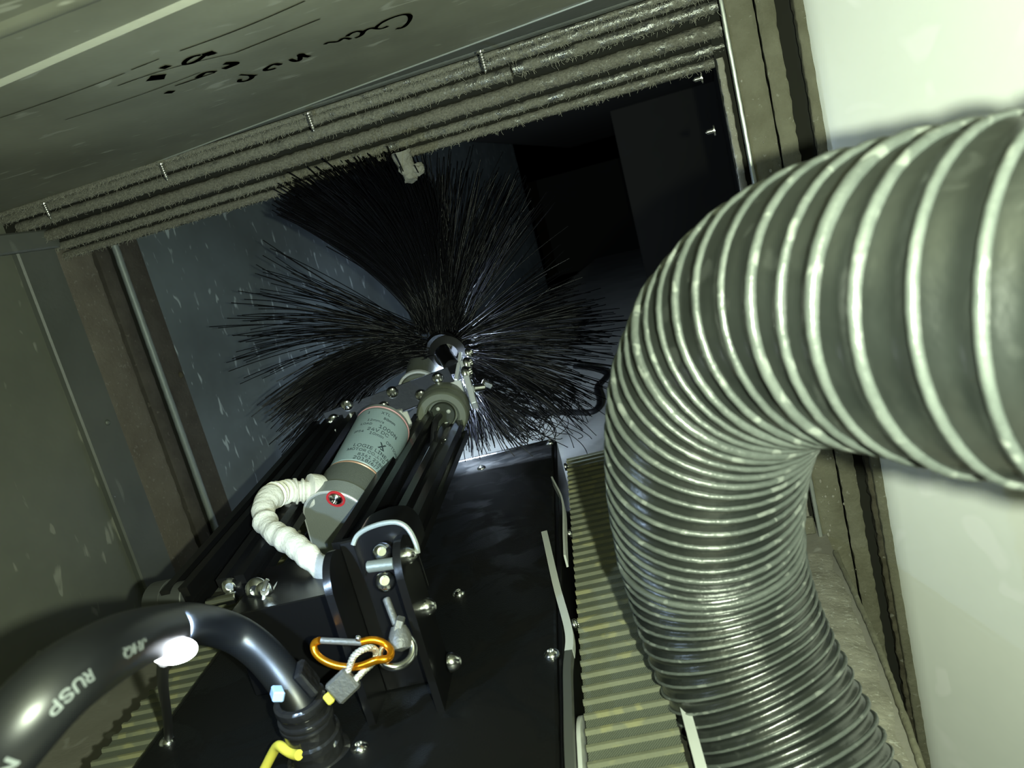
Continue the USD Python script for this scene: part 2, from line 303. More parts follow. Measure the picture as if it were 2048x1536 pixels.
def strokes(paths, w, drop):
    ms = []
    for pts, ww in paths:
        p = np.array([pl(x, y, 2, ZC - drop) for x, y in pts]); p = spline(p, max(8, 5 * len(pts))) if len(pts) > 2 else np.linspace(p[0], p[1], 12)
        t = np.gradient(p, axis=0); t /= np.linalg.norm(t, axis=1, keepdims=True); s = np.cross(t, [0, 0, 1.0])
        k = w * ww * (.75 + .5 * meshkit.noise(p * 160, 3))[:, None] * .5
        ms.append(grid(np.stack([p - s * k, p + s * k], 1)))
        ms.append(grid(np.stack([p - s * k, p + s * k], 1), flip=True))
    return cat(ms)
def P1(*a): return [(300 + x * .15625, 20 + y * .15625) for x, y in a]
def P2(*a): return [(600 + x * .12695, y * .12695) for x, y in a]
wr = [(P2((1520, 448), (1600, 440), (1680, 385), (1735, 300), (1720, 240), (1640, 228), (1480, 270), (1320, 340), (1220, 410), (1190, 445)), 1.25),
      (P2((1390, 412), (1280, 452), (1190, 450), (1120, 445), (1010, 495), (960, 560), (870, 600)), 1.25),
      (P2((1000, 510), (900, 495), (800, 530), (740, 575)), 1.1), (P2((800, 618), (680, 605), (620, 645), (560, 662), (450, 670), (390, 700)), 1.1),
      (P2((160, 892), (60, 870), (10, 850), (0, 930)), 1.3),
      (P1((2040, 600), (1960, 590), (1905, 570), (1925, 615), (1890, 655), (1840, 650), (1795, 630)), 1.3),
      (P1((1670, 705), (1600, 690), (1530, 720), (1475, 770), (1540, 765), (1610, 745)), 1.3), (P1((1600, 690), (1675, 700)), 1.8),
      (P1((1365, 838), (1260, 835), (1150, 830)), 1.1), (P1((1270, 835), (1305, 860), (1240, 905), (1150, 915), (1160, 885)), 1.3),
      (P1((800, 575), (760, 545), (700, 580), (560, 670), (445, 695), (520, 610), (650, 575)), 1.5), (P1((720, 545), (805, 572)), 3.2),
      (P1((950, 685), (1085, 685), (1040, 715), (940, 755)), 2.2), (P1((850, 790), (720, 800), (610, 870)), 1.6),
      (P1((150, 728), (240, 735)), 2.8), (P1((65, 900), (115, 830)), 4.0), (P1((225, 1070), (280, 1035)), 2.4)]
ce.part('marker_writing', strokes(wr, .0025, .0006), M['marker'], label='upside-down black handwriting on the ceiling sheet', smooth=False)
pn = [([(360, 102), (480, 58), (610, 2)], .8), ([(470, 106), (640, 38)], .8), ([(262, 140), (318, 118)], .7), ([(0, 236), (120, 195), (250, 146)], .6), ([(235, 172), (330, 140), (470, 106)], .7),
      ([(130, 240), (280, 190), (400, 145)], .6), ([(350, 172), (430, 145)], 1.0)]
ce.part('pencil_line', strokes(pn, .0017, .0005), M['pencil'], label='faint ruled layout lines on the ceiling sheet', smooth=False)

# the near left wall and the near floor
wl = struct('wall_left'); XL = -.754
yb = [pl(x, 700, 0, XL)[1] for x in (94, 173, 178, 247, 260, 287, 293, 309, 358)]
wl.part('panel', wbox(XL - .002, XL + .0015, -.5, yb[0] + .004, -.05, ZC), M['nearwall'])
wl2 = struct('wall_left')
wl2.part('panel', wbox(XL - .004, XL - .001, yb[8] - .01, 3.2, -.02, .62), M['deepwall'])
fo = struct('floor')
fr = np.array([pl(*p, 2, 0.0) for p in ((1632, 1024), (1690, 1150), (1755, 1290), (1830, 1500))])
fr = np.vstack([[.03, 4.6, 0], [.026, .80, 0], fr, fr[-1] + (fr[-1] - fr[-2]) * 2.2, [.09, -.5, 0]])
yy = np.linspace(-.5, 4.6, 60); xr_ = np.interp(yy, fr[::-1, 1], fr[::-1, 0])
fo.part('sheet', slab([np.stack([XL + (xr_ - XL) * k, yy, np.zeros_like(yy)], 1) for k in np.linspace(0, 1, 8)], (0, 0, -1) , -.0015), M['floor'])
fo2 = struct('floor')
fo2.part('sheet', wbox(XL, .03, .80, 4.5, -.002, .0012), M['ductfloor'])
lipp = np.array([[x, y, .003] for x, y in zip(xr_, yy) if .1 < y < .77]); lipp = spline(lipp, 160)
fo.part('edge_lip', lump(tube(lipp, .0022, 10), .0010, 160, 4), M['grime_and_shade'], label='dirty raised lip along the right floor edge')
dv = np.linspace(.0, 1, 60)
dst = np.array([[[x - .003 - .042 * k - .006 * meshkit.noise(np.array([y * 60, 0, 0]), 1), y, .0006 + .004 * math.sin(min(1, k * 1.1) * math.pi) * (.6 + .8 * meshkit.fbm(np.array([x * 90, y * 90, k * 3]), 3, 5))] for k in np.linspace(0, 1, 12)] for x, y, _ in lipp])
fo.part('dust_drift', grid(dst, flip=False), M['dust'], label='pale drift of dust lying along the right floor edge')
# threshold and the white panel, back and far walls, deep ceiling
dc = struct('ceiling'); dc.part('sheet', wbox(XL, .03, .815, 4.5, .62, .623), M['deepdark'])
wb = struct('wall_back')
wb.part('panel', wbox(-.33, .06, 3.0, 3.004, -.01, .62), M['deepdark'])
wb.part('side_panel', wbox(-.334, -.33, 3.0, 4.5, -.01, .62), M['deepdark'])
wb2 = struct('wall_back'); wb2.part('panel', wbox(XL - .3, .1, 4.55, 4.555, -.05, .5), M['gap_shade'])
wr2 = struct('wall_right'); wr2.part('panel', wbox(.031, .033, .80, 3.0, -.01, .62), M['deepdark'])
YR = .75
def xr(px, py): return pl(px, py, 1, YR)[0]
A = np.array([xr(1619, 200), YR - .004, 0]); B = np.array([.55, .33, 0]); Bd = unit(B - A)
wr1 = struct('wall_right')
nrm = np.cross(Bd, [0, 0, 1]); nrm = nrm if nrm @ (C - A) > 0 else -nrm
prof = [A - nrm * .012 - Bd * .001, A - nrm * .008 + Bd * .001, A - nrm * .005 + Bd * .004, A - nrm * .0015 + Bd * .012, A + Bd * .022] + [A + Bd * k for k in np.linspace(.05, 1.0, 8)]
wr1.part('panel', slab([[p + np.array([0, 0, z]) for z in np.linspace(-.42, .75, 10)] for p in prof], nrm, .0015), M['whitewall'])

# trim: the ribbed seal across the top of the opening
t1 = Thing('trim_1', None, None, kind='structure')
XA, XB = -.752, .0225
xx = np.linspace(XA, XB, 260)
def yz(px, py, y): p = pl(px, py, 1, y); return (p[1], p[2])
def ribbar(px, py, y, r, seed, x0=XA, x1=XB, amp=.0012):
    y0, z0 = yz(px, py, y); X = np.linspace(x0, x1, int(260 * (x1 - x0) / (XB - XA)) + 10)
    p = np.stack([X, np.full_like(X, y0), np.full_like(X, z0)], 1)
    m = tube(p, r, 14)
    return lump(m, amp, 260, seed)
# backing plate behind the ridges, sloping down and away from the ceiling edge to the opening's lip
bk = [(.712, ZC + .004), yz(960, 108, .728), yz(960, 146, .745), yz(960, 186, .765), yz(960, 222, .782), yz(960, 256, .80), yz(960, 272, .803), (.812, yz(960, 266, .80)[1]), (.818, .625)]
t1.part('backing', grid(np.array([[[x, y + .011, z] for x in np.linspace(XA, XB, 30)] for y, z in bk]), flip=True), M['gap_shade'])  # near-black colour paints the shade in the valleys between ridges
t1.part('face', grid(np.array([[[x, y, z] for x in np.linspace(XA, XB, 30)] for y, z in ((.62, ZC + .003), (.705, ZC + .002), (.712, yz(960, 108, .712)[1]))]), flip=True), M['bar'])
ribs = [(97, .708, .0034, M['bar']), (116, .720, .0026, M['ridge']), (132, .733, .0050, M['ridge']), (164, .752, .0057, M['ridge']), (205, .772, .0066, M['ridgedust']), (239, .789, .0044, M['ridge']), (264, .798, .0042, M['ridgedust'])]
for i, (py, y, r, m) in enumerate(ribs):
    if i == 3:
        t1.part('ridge', ribbar(960, py, y, r, i, XA, -.162), m); t1.part('ridge', ribbar(960, py - 3, y, r * .9, i + 20, -.16, XB), m)
    else: t1.part('ridge', ribbar(960, py, y, r, i, amp=.0004 if i < 2 else .0013), m)
st = []
for k in range(5200):
    i = rng.integers(1, 7); py, y, r, _ = ribs[i]; y0, z0 = yz(960, py, y); x = XA + (XB - XA) * rng.random() ** (1.25 if i > 3 else 1)
    a = rng.uniform(-2.6, -.1); p = np.array([x, y0 - r * math.sin(-a) * .9, z0 + r * math.cos(a) * -.9 if rng.random() < .5 else z0 - r * .6])
    d = unit(np.array([rng.normal(0, .5), -rng.random() * .8, -.3 - rng.random() * .7])) * rng.uniform(.002, .0055)
    st.append(np.array([p, p + d * .5 + rng.normal(0, .0004, 3), p + d + rng.normal(0, .001, 3)]))
t1.curves('dust_fuzz', st, .00032, M['fuzz'])
for (px, py) in ((88, 408), (322, 329), (616, 228), (961, 104)):
    p = pl(px, py, 2, ZC - .0005); p = C + (p - C) * .962
    t1.part('screw', screw_mesh(p, np.array([.0, .12, -1.0]), .0165), M['screw'], label='pointed steel screw hanging from the ceiling edge')
# trim: the stepped strips down the left side of the opening
t2 = Thing('trim_2', None, None, kind='structure')
t2.part('angle_bar', wbox(XL - .004, XL + .010, yb[0], yb[1], -.02, .478, .002), M['bar'], label='grey angle bar down the left edge of the opening')
t2.part('bar_end', hullbox((XL + .012, (yb[0] + yb[1]) / 2 - .02, .472), np.eye(3), (.006, (yb[1] - yb[0]) / 2 + .022, .011), .002), M['bar'])
t2.part('gap_strip', wbox(XL - .012, XL - .008, yb[0], yb[8], -.02, .60), M['gap_shade'])
def strip(y0, y1, x, m, name, seed, amp=.0012, z1=.56, r=.004):
    n = 70; zz = np.linspace(-.01, z1, n); prof = [(0, -.008), (.0, 0), (.12, .0015), (.5, .002), (.88, .0015), (1, 0), (1, -.008)]
    v = np.array([[[x + q, y0 + (y1 - y0) * k, z] for k, q in prof] for z in zz])
    m_ = lump(grid(v, closed=False, flip=True), amp, 140, seed); t2.part(name, m_, m)
strip(yb[2], yb[3], XL + .004, M['tandust'], 'dusty_strip', 1, .0016)
strip(yb[4], yb[5], XL + .001, M['browndust'], 'dusty_strip', 2, .0012)
zz = np.linspace(-.01, .56, 80)
t2.part('zinc_edge', lump(tube(np.stack([np.full_like(zz, XL + .002), np.full_like(zz, (yb[6] + yb[7]) / 2), zz], 1), (yb[7] - yb[6]) * .34, 10), .0005, 200, 3), M['zincline'], label='pale rounded zinc edge beside the brown strip')
t2.part('dark_strip', wbox(XL - .004, XL - .0005, yb[7] - .004, yb[8] - .006, -.01, .56), M['browndust'])
def head(px, py, x, r, mat='screw'):
    p = pl(px, py, 0, x); return dome(p, (1, 0, 0), r, .7)
t2.part('screw_head', head(215, 845, XL + .010, .0035), M['castdark'])
t2.part('screw_head', head(362, 750, XL, .0045), M['dirt']); t2.part('screw_head', head(416, 1014, XL, .0028), M['screw'])
# trim: the dirty flanges down the right side
t3 = Thing('trim_3', None, None, kind='structure')
def vstrip(xa, xb, y, mat, name, amp, seed, z0=-.4, z1=.62, depth=.012, label=None):
    zz = np.linspace(z0, z1, 200); prof = [(0, depth), (0, 0), (.15, -.0012), (.5, -.0016), (.85, -.0012), (1, 0), (1, depth)]
    v = np.array([[[xa + (xb - xa) * k, y + q, z] for k, q in prof] for z in zz])
    t3.part(name, lump(grid(v, flip=False), amp, 150, seed), mat, label=label)
vstrip(xr(1448, 200), xr(1464, 200), .775, M['dust'], 'inner_lip', .0012, 11, -.01, .452)
vstrip(xr(1474, 200), xr(1484, 200), .752, M['edge'], 'bright_edge', .0003, 12, .0, label='thin bright edge down the right side of the opening')
vstrip(xr(1484, 200), xr(1541, 200), .756, M['grime_and_shade'], 'flange', .0012, 13, -.4)
vstrip(xr(1545, 200), xr(1582, 200), .752, M['grime_and_shade'], 'flange', .0018, 14, -.4)
vstrip(xr(1574, 200), xr(1630, 200), .772, M['gap_shade'], 'gap_strip', .0008, 15)  # shadow in the groove, put in as a near-black strip
vstrip(xr(1606, 200), xr(1622, 200), .754, M['dirt'], 'dirt_strip', .0030, 16, -.4, .30)
vstrip(xr(1617, 200), xr(1640, 200), .7455, M['grime_and_shade'], 'edge_shading', .0016, 17, -.4, .62)  # olive band stands in for soft shading along the rough wall edge
gr = []
for _ in range(150):
    m = trimesh.creation.icosphere(1, rng.uniform(.0004, .0016)); m.apply_scale([1, .6, rng.uniform(.8, 1.8)]); m.apply_translation([rng.uniform(xr(1486, 200), xr(1580, 200)), .7535, rng.uniform(-.38, .12) if rng.random() < .75 else rng.uniform(.1, .5)]); gr.append(m)
t3.part('grit', cat(gr), M['dust'], kind='stuff')
t3.part('backing', wbox(.012, .11, .785, .79, -.4, .62), M['gap_shade'])
t3.part('threshold', lump(wbox(-.12, .022, .758, .764, .0, .017, .001), .0006, 200, 4), M['grime_and_shade'])
for px, py, y in ((1626, 940, .762), (1403, 156, .80), (1428, 261, .80)):
    t3.part('screw', screw_mesh(pl(px, py, 1, y), (-1, 0, 0), .016 if y < .77 else .008, .0026), M['screw'])
# things in the frame that are not the setting
lc = Thing('lint_clump', 'grey clump of lint hanging from the lip above the brush', 'lint', at(815, 335, .83))
lp = spline([at(800, 303, .742), at(808, 325, .745), at(818, 345, .748), at(822, 361, .748)], 24)
lc.part('clump', lump(tube(lp, np.interp(np.linspace(0, 1, 24), [0, .5, 1], [.009, .0075, .006]), 16), .003, 160, 2), M['lint'])
lc.part('wisp', lump(trimesh.creation.icosphere(3, .006).apply_translation(at(836, 338, .748)), .003, 220, 8), M['lint'])

# ================================================================== THE ROBOT
rb = Thing('duct_cleaning_robot', 'black tracked duct cleaning robot with lift arms on the duct floor', 'robot', rp(.1, .015, 0))
ZP = .108
rb.part('body_plate', rbox(-.34, .39, -.12, .142, ZP - .006, ZP, .0015), M['plate'], label='oily black deck plate')
rb.part('chassis', rbox(-.33, .37, -.105, .128, .018, ZP - .006, .003), M['blackmatte'])
rb.part('front_plate', rbox(.385, .39, -.12, .142, .03, ZP + .001, .001), M['black'])
rb.part('side_plate', rbox(-.34, .385, .1425, .1465, .015, .106, .001), M['black'])
rb.part('side_plate', rbox(-.34, .385, -.1245, -.1205, .015, .106, .001), M['black'])
def strip3(pts, z, w, th):
    p = spline([pl(x, y, 2, z) for x, y in pts], 60); t = np.gradient(p, axis=0); t /= np.linalg.norm(t, axis=1, keepdims=True); s = np.cross(t, RZ)
    return cat([slab([p - s * w / 2, p + s * w / 2], (0, 0, 1), th)])
rb.part('polished_rail', strip3([(1088, 1062), (1100, 1115), (1118, 1190), (1138, 1268), (1137, 1300)], .113, .0050, .006), M['brushed'], label='polished rail along the right edge of the deck')  # light reflected by this stretch is painted as a paler colour
rb.part('deck_rail', strip3([(1137, 1300), (1134, 1330), (1135, 1400), (1140, 1540), (1160, 1700)], .113, .0046, .006), M['darkrail'])  # same rail continued, unlit stretch painted darker
rb.part('polished_rail', strip3([(1103, 953), (1113, 972), (1124, 998), (1127, 1050), (1129, 1110)], .118, .0016, .01), M['brushed'])
# tracks
PITCH = .0130
def track(tc, w):
    r, s0, s1, zc = .046, -.27, .33, .048
    path = [(s, zc + r) for s in np.linspace(s0, s1, 40)] + [(s1 + r * math.sin(a), zc + r * math.cos(a)) for a in np.linspace(.1, np.pi - .1, 14)] + [(s, zc - r) for s in np.linspace(s1, s0, 40)] + [(s0 - r * math.sin(a), zc - r * math.cos(a)) for a in np.linspace(.1, np.pi - .1, 14)]
    path = np.array(path); n = np.array([(-np.gradient(path[:, 1])), np.gradient(path[:, 0])]).T
    cen = np.array([np.clip(path[:, 0], s0, s1), np.full(len(path), zc)]).T; n = path - cen; n /= np.linalg.norm(n, axis=1, keepdims=True)
    v = []
    for (q, nn) in zip(path, n):
        o, i = q + nn * .0015, q - nn * .003
        v.append([rp(o[0], tc - w / 2, o[1]), rp(o[0], tc + w / 2, o[1]), rp(i[0], tc + w / 2, i[1]), rp(i[0], tc - w / 2, i[1])])
    v.append(v[0]); belt = grid(np.array(v), closed=True)
    if belt.volume < 0: belt.invert()
    rb.part('tread_belt', belt, M['belt'], label='grey green ribbed rubber tread belt', smooth=25)
    def lug(s, a=0):
        hs = .0018; prof = [(-hs, 0), (-hs * .6, .0024), (hs * .6, .0024), (hs, 0)]
        ca, sa = math.cos(a), math.sin(a); o = []
        for t in (tc - w / 2 - .0004, tc + w / 2 + .0004):
            o.append([rp(s + r * sa * (1 + 0) + x * ca + (.0015 + y) * sa, t, zc + (r + .0015 + y) * ca - x * sa) for x, y in prof])
        m = grid(np.array(o), closed=True); caps = [trimesh.Trimesh(np.array(o[0]), [[0, 1, 2], [0, 2, 3]], process=False), trimesh.Trimesh(np.array(o[1]), [[2, 1, 0], [3, 2, 0]], process=False)]
        return cat([m] + caps)
    for s in np.arange(s1, s0, -PITCH): rb.part('tread_lug', lug(s), M['lug'], smooth=False)
    for k in range(1, 9): rb.part('tread_lug', lug(s1, k * PITCH / r), M['lug'], smooth=False)
    for s in (s0, s1, (s0 + s1) / 2 - .1, (s0 + s1) / 2 + .1):
        rb.part('track_wheel', cyl(rp(s, tc - w / 2 + .002, zc), rp(s, tc + w / 2 - .002, zc), r - .0035, 32), M['blackmatte'])
track(.179, .048); track(-.149, .046)
def guard(t, s1, w=.0022):
    poly = unary_union([LineString([(-.30, .05), (s1 - .056, .05)]).buffer(.056, quad_segs=12)])
    rb.part('track_guard', extrude(poly, rp(0, t, 0), RH, RZ, RR, w), M['brushed'], label='polished guard plate beside the tread')
guard(.1515, -.085); guard(.2065, -.082, .005)
# deck bolts
for px, py in ((963, 937), (918, 1188), (1103, 1310), (720, 1497), (1100, 886), (335, 1484)):
    rb.part('bolt', bolt(pl(px, py, 2, ZP), (0, 0, 1), .0052), M['steel'])
for px, py in ((1139, 1068), (1149, 1250), (1131, 934)):
    rb.part('bolt', bolt(at(px, py, pl(px, py, 2, .098)[1] * 0 + float((pl(px, py, 2, .098) - C) @ W_)), RR, .0042), M['steel'])
# lift arms: slotted extrusions
def extr(p0, p1, size, up=(0, 0, 1)):
    s = size / 2; g = size * .17; d = size * .2
    poly = sbox(-s, -s, s, s)
    for a, b in ((-g, s - d), (-g, -s)): poly = poly.difference(sbox(a, b, g, b + d))
    for a, b in ((s - d, -g), (-s, -g)): poly = poly.difference(sbox(a, b, a + d, g))
    a, b, d_ = frame(np.asarray(p1) - p0, up)
    return extrude(poly, p0, a, b, d_, np.linalg.norm(np.asarray(p1) - p0))
bars = [((358, 1205, .545), (650, 858, .83), .021), ((470, 1180, .55), (698, 846, .83), .021), ((700, 1108, .555), (853, 842, .84), .021), ((795, 1110, .54), (912, 858, .84), .022)]
for b0, b1, sz in bars: rb.part('lift_arm', extr(at(*b0), at(*b1), sz), M['black'], smooth=False, label='black slotted lift arm')
rb.part('arm_link', beam(at(878, 905, .76), at(852, 1010, .645), .010, .004), M['black'])
rb.part('arm_wire', tube(spline([at(868, 850, .80), at(872, 890, .76), at(862, 940, .70), at(856, 985, .66), at(838, 1030, .62)], 40), .0014, 8), M['blackmatte'])
# cross plate on top of the arms
q0, q1 = at(656, 852, .825), at(906, 758, .865); cd = unit(q1 - q0); cn = unit(C - (q0 + q1) / 2 + np.array([0, 0, .35])); cn = unit(cn - cd * (cn @ cd))
cp = rb.part('cross_plate', hullbox((q0 + q1) / 2, (np.cross(cn, cd), cd, cn), (.0148, np.linalg.norm(q1 - q0) / 2, .002), .001), M['sheenplate'], label='dark steel cross plate joining the arms')
cs = np.cross(cn, cd); cs = cs if cs @ U_ > 0 else -cs
for px, py, d in ((668, 839, .825), (694, 806, .83), (768, 815, .84), (785, 783, .845), (876, 752, .855), (842, 790, .85)):
    p = at(px, py, d); p = p - cn * ((p - q0) @ cn - .002); rb.part('bolt', bolt(p, cn, .0068), M['steel'], parent=cp)
rb.part('cable_clip', beam(at(664, 868, .80), at(652, 893, .79), .006, .004), M['silver']); rb.part('cable_clip', beam(at(669, 857, .80), at(663, 869, .80), .005, .004), M['silver'])
# linear actuator
a0, a1 = at(688, 1012, .668), at(768, 852, .765); ad = unit(a1 - a0); AL = np.linalg.norm(a1 - a0); AR = .0262
ab = Thing('linear_actuator', 'grey linear actuator with blue lit printed label between the arms', 'actuator', a0) if False else rb
def alath(t0, t1, r0, r1=None, bev=.001): return lathe([(t0, 0), (t0, r0 - bev), (t0 + bev, r0), (t1 - bev, r1 or r0), (t1, (r1 or r0) - bev), (t1, 0)], a0, ad, 56)
ac = rb.part('actuator_motor', alath(0, AL, AR - .0006), M['castalu'])
rb.part('actuator_ring', alath(-.002, AL * .22, AR + .0012), M['castdark'], parent=ac)
rb.part('copper_ring', alath(AL * .22, AL * .245, AR + .0006), M['copper'], parent=ac)
lb = rb.part('label', alath(AL * .25, AL * .93, AR), M['label'], parent=ac, label='printed label on the motor with painted blue lamp tint')
rb.part('pink_ring', alath(AL * .945, AL * .965, AR + .0001), M['pinkring'], parent=ac)
rb.part('rod_socket', lathe([(AL, .014), (AL + .012, .013), (AL + .012, 0)], a0, ad, 24), M['silver'], parent=ac)
am = (a0 + a1) / 2; an = unit(C - am); an = unit(an - ad * (an @ ad)); asd = np.cross(ad, an); asd = asd if asd @ R_ > 0 else -asd
def wrap(text, h, along, ang, bold=False):
    """Lettering wrapped round the motor, reading along the circumference."""
    m = meshkit.text_mesh(text, h, .00012, bold); v = np.asarray(m.vertices); wd = v[:, 0].max()
    th = ang + (v[:, 0] - wd / 2) / AR; rr_ = AR + .00006 + v[:, 2]
    m.vertices = a0 + (along + v[:, 1:2]) * ad + rr_[:, None] * (np.cos(th)[:, None] * an + np.sin(th)[:, None] * asd)
    return m
def wrap_all(rows): return cat([wrap(*r) for r in rows])
ink = wrap_all([('XTL', .0035, AL * .86, -.12), ('1', .0035, AL * .855, -.75), ('50mm', .003, AL * .80, .1, True), ('12mm/s', .003, AL * .75, -.35), ('1000N', .0046, AL * .685, .22), ('LOAD', .003, AL * .70, -.62), ('24V DC', .0042, AL * .63, -.1),
                ('10min', .0034, AL * .585, -.1), ('OPTIONA', .0034, AL * .565, .72), ('IP54', .003, AL * .60, -.75), ('LOGIE LINEAR', .0042, AL * .415, .10), ('MOTOR CO.,LTD', .0034, AL * .368, -.12), ('8361 2288', .0036, AL * .315, .12), ('2018/6/7', .0040, AL * .268, .0)])
rb.part('printing', ink, M['ink'], parent=ac, smooth=False)
bn = wrap('X', .0075, AL * .475, .25, True); bb = wrap('-', .006, AL * .452, .25, True)
rb.part('bin_symbol', cat([bn, bb]), M['ink'], parent=ac, smooth=False)
# gearbox housing: a rounded block at the motor's near end whose flat face looks back at us
gy = unit(-U_ - .12 * R_); gy = unit(gy - ad * (gy @ ad)); gx = np.cross(gy, ad)
gp = unary_union([Point(0, 0).buffer(.0292, quad_segs=16), Point(0.002, .030).buffer(.0275, quad_segs=16)]).convex_hull
gb = rb.part('gearbox', cat([extrude(gp, a0 - ad * .002, gx, gy, -ad, .0135), extrude(gp.buffer(-.0018), a0 - ad * .0155, gx, gy, -ad, .002)]), M['castalu'], label='grey cast gearbox end of the actuator', smooth=30)
gface = a0 - ad * .0175
def onface(px, py):
    d = ray(px, py); return C + d * (((gface - C) @ ad) / (d @ ad))
gq = np.array(gp.buffer(-.001).exterior.coords)[:-1]
rb.part('bevel_highlight', tube(gface + ad * .0016 + gq[:, :1] * gx + gq[:, 1:] * gy, .0013, 8, closed=True), M['silver'], parent=gb, label='painted highlight along the bevel of the gearbox face')  # silver tube stands in for the highlight on the bevel
sp = onface(672, 997)
rb.part('red_ring', lathe([(0, .0078), (.0012, .0078), (.0012, .0062), (0, .0062)], sp, -ad, 28), M['red'], parent=gb)
rb.part('gearbox_screw', bolt(sp, -ad, .0058), M['steel'], parent=gb)
# white sleeve leaving the gearbox
cpn = [(636, 984, .662), (612, 982, .655), (582, 984, .65), (551, 989, .632), (530, 1008, .615), (528, 1036, .600), (548, 1064, .582), (582, 1085, .566), (618, 1114, .552), (655, 1145, .545), (690, 1172, .54)]
cps = spline([at(*p) for p in cpn], 170); k = np.linspace(0, 1, 170)
cr = .0096 + .0012 * np.where(k < .26, np.sign(np.sin(k * 190)), 0) * .8 + .0012 * (meshkit.noise(np.stack([k * 26, k * 0, k * 0], 1), 4) - .5) * 2
cr[:9] = .0145
cr = cr * np.interp(k, [0, .3, 1], [1, .96, .80])
rb.part('wire_sleeve', lump(tube(cps, cr, 20), .0006, 300, 3), M['conduit'], label='bunched white sleeve over the actuator wires')
rb.part('red_wire', tube(spline([at(664, 1158, .568), at(672, 1172, .56), at(690, 1178, .555)], 16), .0022, 8), M['red'])
# brush motor behind the plate, silver bracket, fixings
rb.part('brush_motor', lathe([(0, 0), (0, .0195), (.004, .021), (.004, .018), (.075, .018), (.075, 0)], at(838, 782, .875), at(852, 690, .98) - at(838, 782, .875), 32), M['castdark'])
rb.part('motor_rim', lathe([(0, .0205), (.0, .023), (.004, .023), (.004, .0205)], at(838, 780, .874), at(852, 690, .98) - at(838, 782, .875), 32), M['silver'])
sb = rb.part('silver_bracket', cat([beam(at(922, 712, .885), at(912, 768, .86), .015, .004, R_), beam(at(926, 728, .872), at(950, 812, .842), .006, .014, W_)]), M['silver'], label='silver angle bracket beside the brush hub')
rb.part('bracket_block', beam(at(912, 765, .86), at(918, 790, .855), .012, .01), M['silver'])
for px, py, d, r in ((936, 727, .868, .0075), (934, 746, .862, .0085), (938, 706, .88, .006)): rb.part('bolt', bolt(at(px, py, d), unit(RR - .6 * W_ + .2 * U_), r), M['steel'])
wn = rb.part('wing_bolt', cyl(at(946, 778, .845), at(968, 774, .85), .0045, 18), M['steel'])
rb.part('wing', beam(at(968, 766, .85), at(985, 773, .85), .004, .006), M['steel'], parent=wn)
rb.part('wing', beam(at(966, 772, .85), at(972, 760, .85), .004, .006), M['steel'], parent=wn)
rb.part('rod_clevis', cat([beam(at(786, 830, .80), at(806, 826, .80), .009, .008), beam(at(806, 826, .80), at(816, 852, .795), .009, .007), dome(at(788, 838, .795), -W_, .008, .6)]), M['silver'], label='bright silver clevis at the actuator rod')
for px, py in ((878, 897), (892, 890), (870, 912), (855, 936)): rb.part('bolt', bolt(at(px, py, .775), unit(-W_ + .8 * RR), .0048), M['steel'])
rb.part('spring', tube(np.array([at(882, 880, .78) + (at(868, 925, .76) - at(882, 880, .78)) * k + .0045 * (math.cos(k * 44) * R_ + math.sin(k * 44) * W_) for k in np.linspace(0, 1, 160)]), .0009, 6), M['steel'])
# headlamp: we see its back
hl0 = at(884, 834, .825); hd = unit(HEAD_AT - hl0)
hl = rb.part('headlamp', lathe([(.012, 0), (.012, .0155), (.002, .0165), (0, .0185), (.0, .0245), (.003, .0268), (.014, .0275), (.017, .0255), (.020, .0255), (.023, .0275), (.036, .0275), (.040, .0255), (.062, .0255), (.062, .022), (.060, 0)], hl0, hd, 48), M['lampgreen'], label='grey green cylindrical headlamp seen from behind')
rb.part('lamp_back', lathe([(.0, 0), (0, .0125), (.002, .0135), (.004, .0135)], hl0 + hd * .006, hd, 32), M['lens'], parent=hl)
for px, py in ((897, 823), (893, 848), (876, 818)): rb.part('led_dot', dome(at(px, py, .829), -hd, .0021, .5), M['pearl'], parent=hl)
rb.part('lamp_wire', tube(spline([at(879, 832, .825), at(872, 842, .80), at(868, 860, .79), at(866, 890, .78), at(862, 905, .775)], 24), .0032, 10), M['blackmatte'], parent=hl)
rb.part('lamp_lens', lathe([(.062, 0), (.0625, .021), (.0625, 0)], hl0, hd, 24), M['headglow'], parent=hl)
# mast: a U channel standing on the deck
ms_, mz0, mz1 = -.078, ZP, .2085
def mplate(t, name='mast_plate'):
    poly = unary_union([sbox(-.020, 0, .018, mz1 - mz0 - .016), Point(-.001, mz1 - mz0 - .018).buffer(.019, quad_segs=12)])
    return rb.part(name, extrude(poly, rp(ms_, t, mz0), RH, RZ, RR, .0045), M['black'], label='black side plate of the mast')
mplate(.030); mplate(.0715)
rb.part('mast_web', rbox(ms_ + .012, ms_ + .018, .034, .072, mz0, mz1 + .001, .001), M['black'])
mt = spline([at(706, 1090, .470), at(714, 1072, .470), at(745, 1053, .466), (at(795, 1045, .46)), at(818, 1060, .458), at(832, 1088, .457), at(836, 1106, .457)], 60)
rb.part('mast_cover', grid(np.stack([mt - .022 * RZ + .001 * RH, mt, mt + .026 * RH], 0)), M['black'])
rb.part('mast_edge', tube(mt, .0015, 8), M['castalu'], label='pale rim over the top of the mast')  # rim paler than the black mast plates
rb.part('pin', cyl(at(735, 1134, .455), at(790, 1126, .452), .0034, 18), M['castdark'])
for px, py, d, r in ((765, 1105, .462, .0058), (771, 1163, .458, .0062)): rb.part('bolt', bolt(at(px, py, d), unit(-W_ + .4 * U_), r), M['steel'])
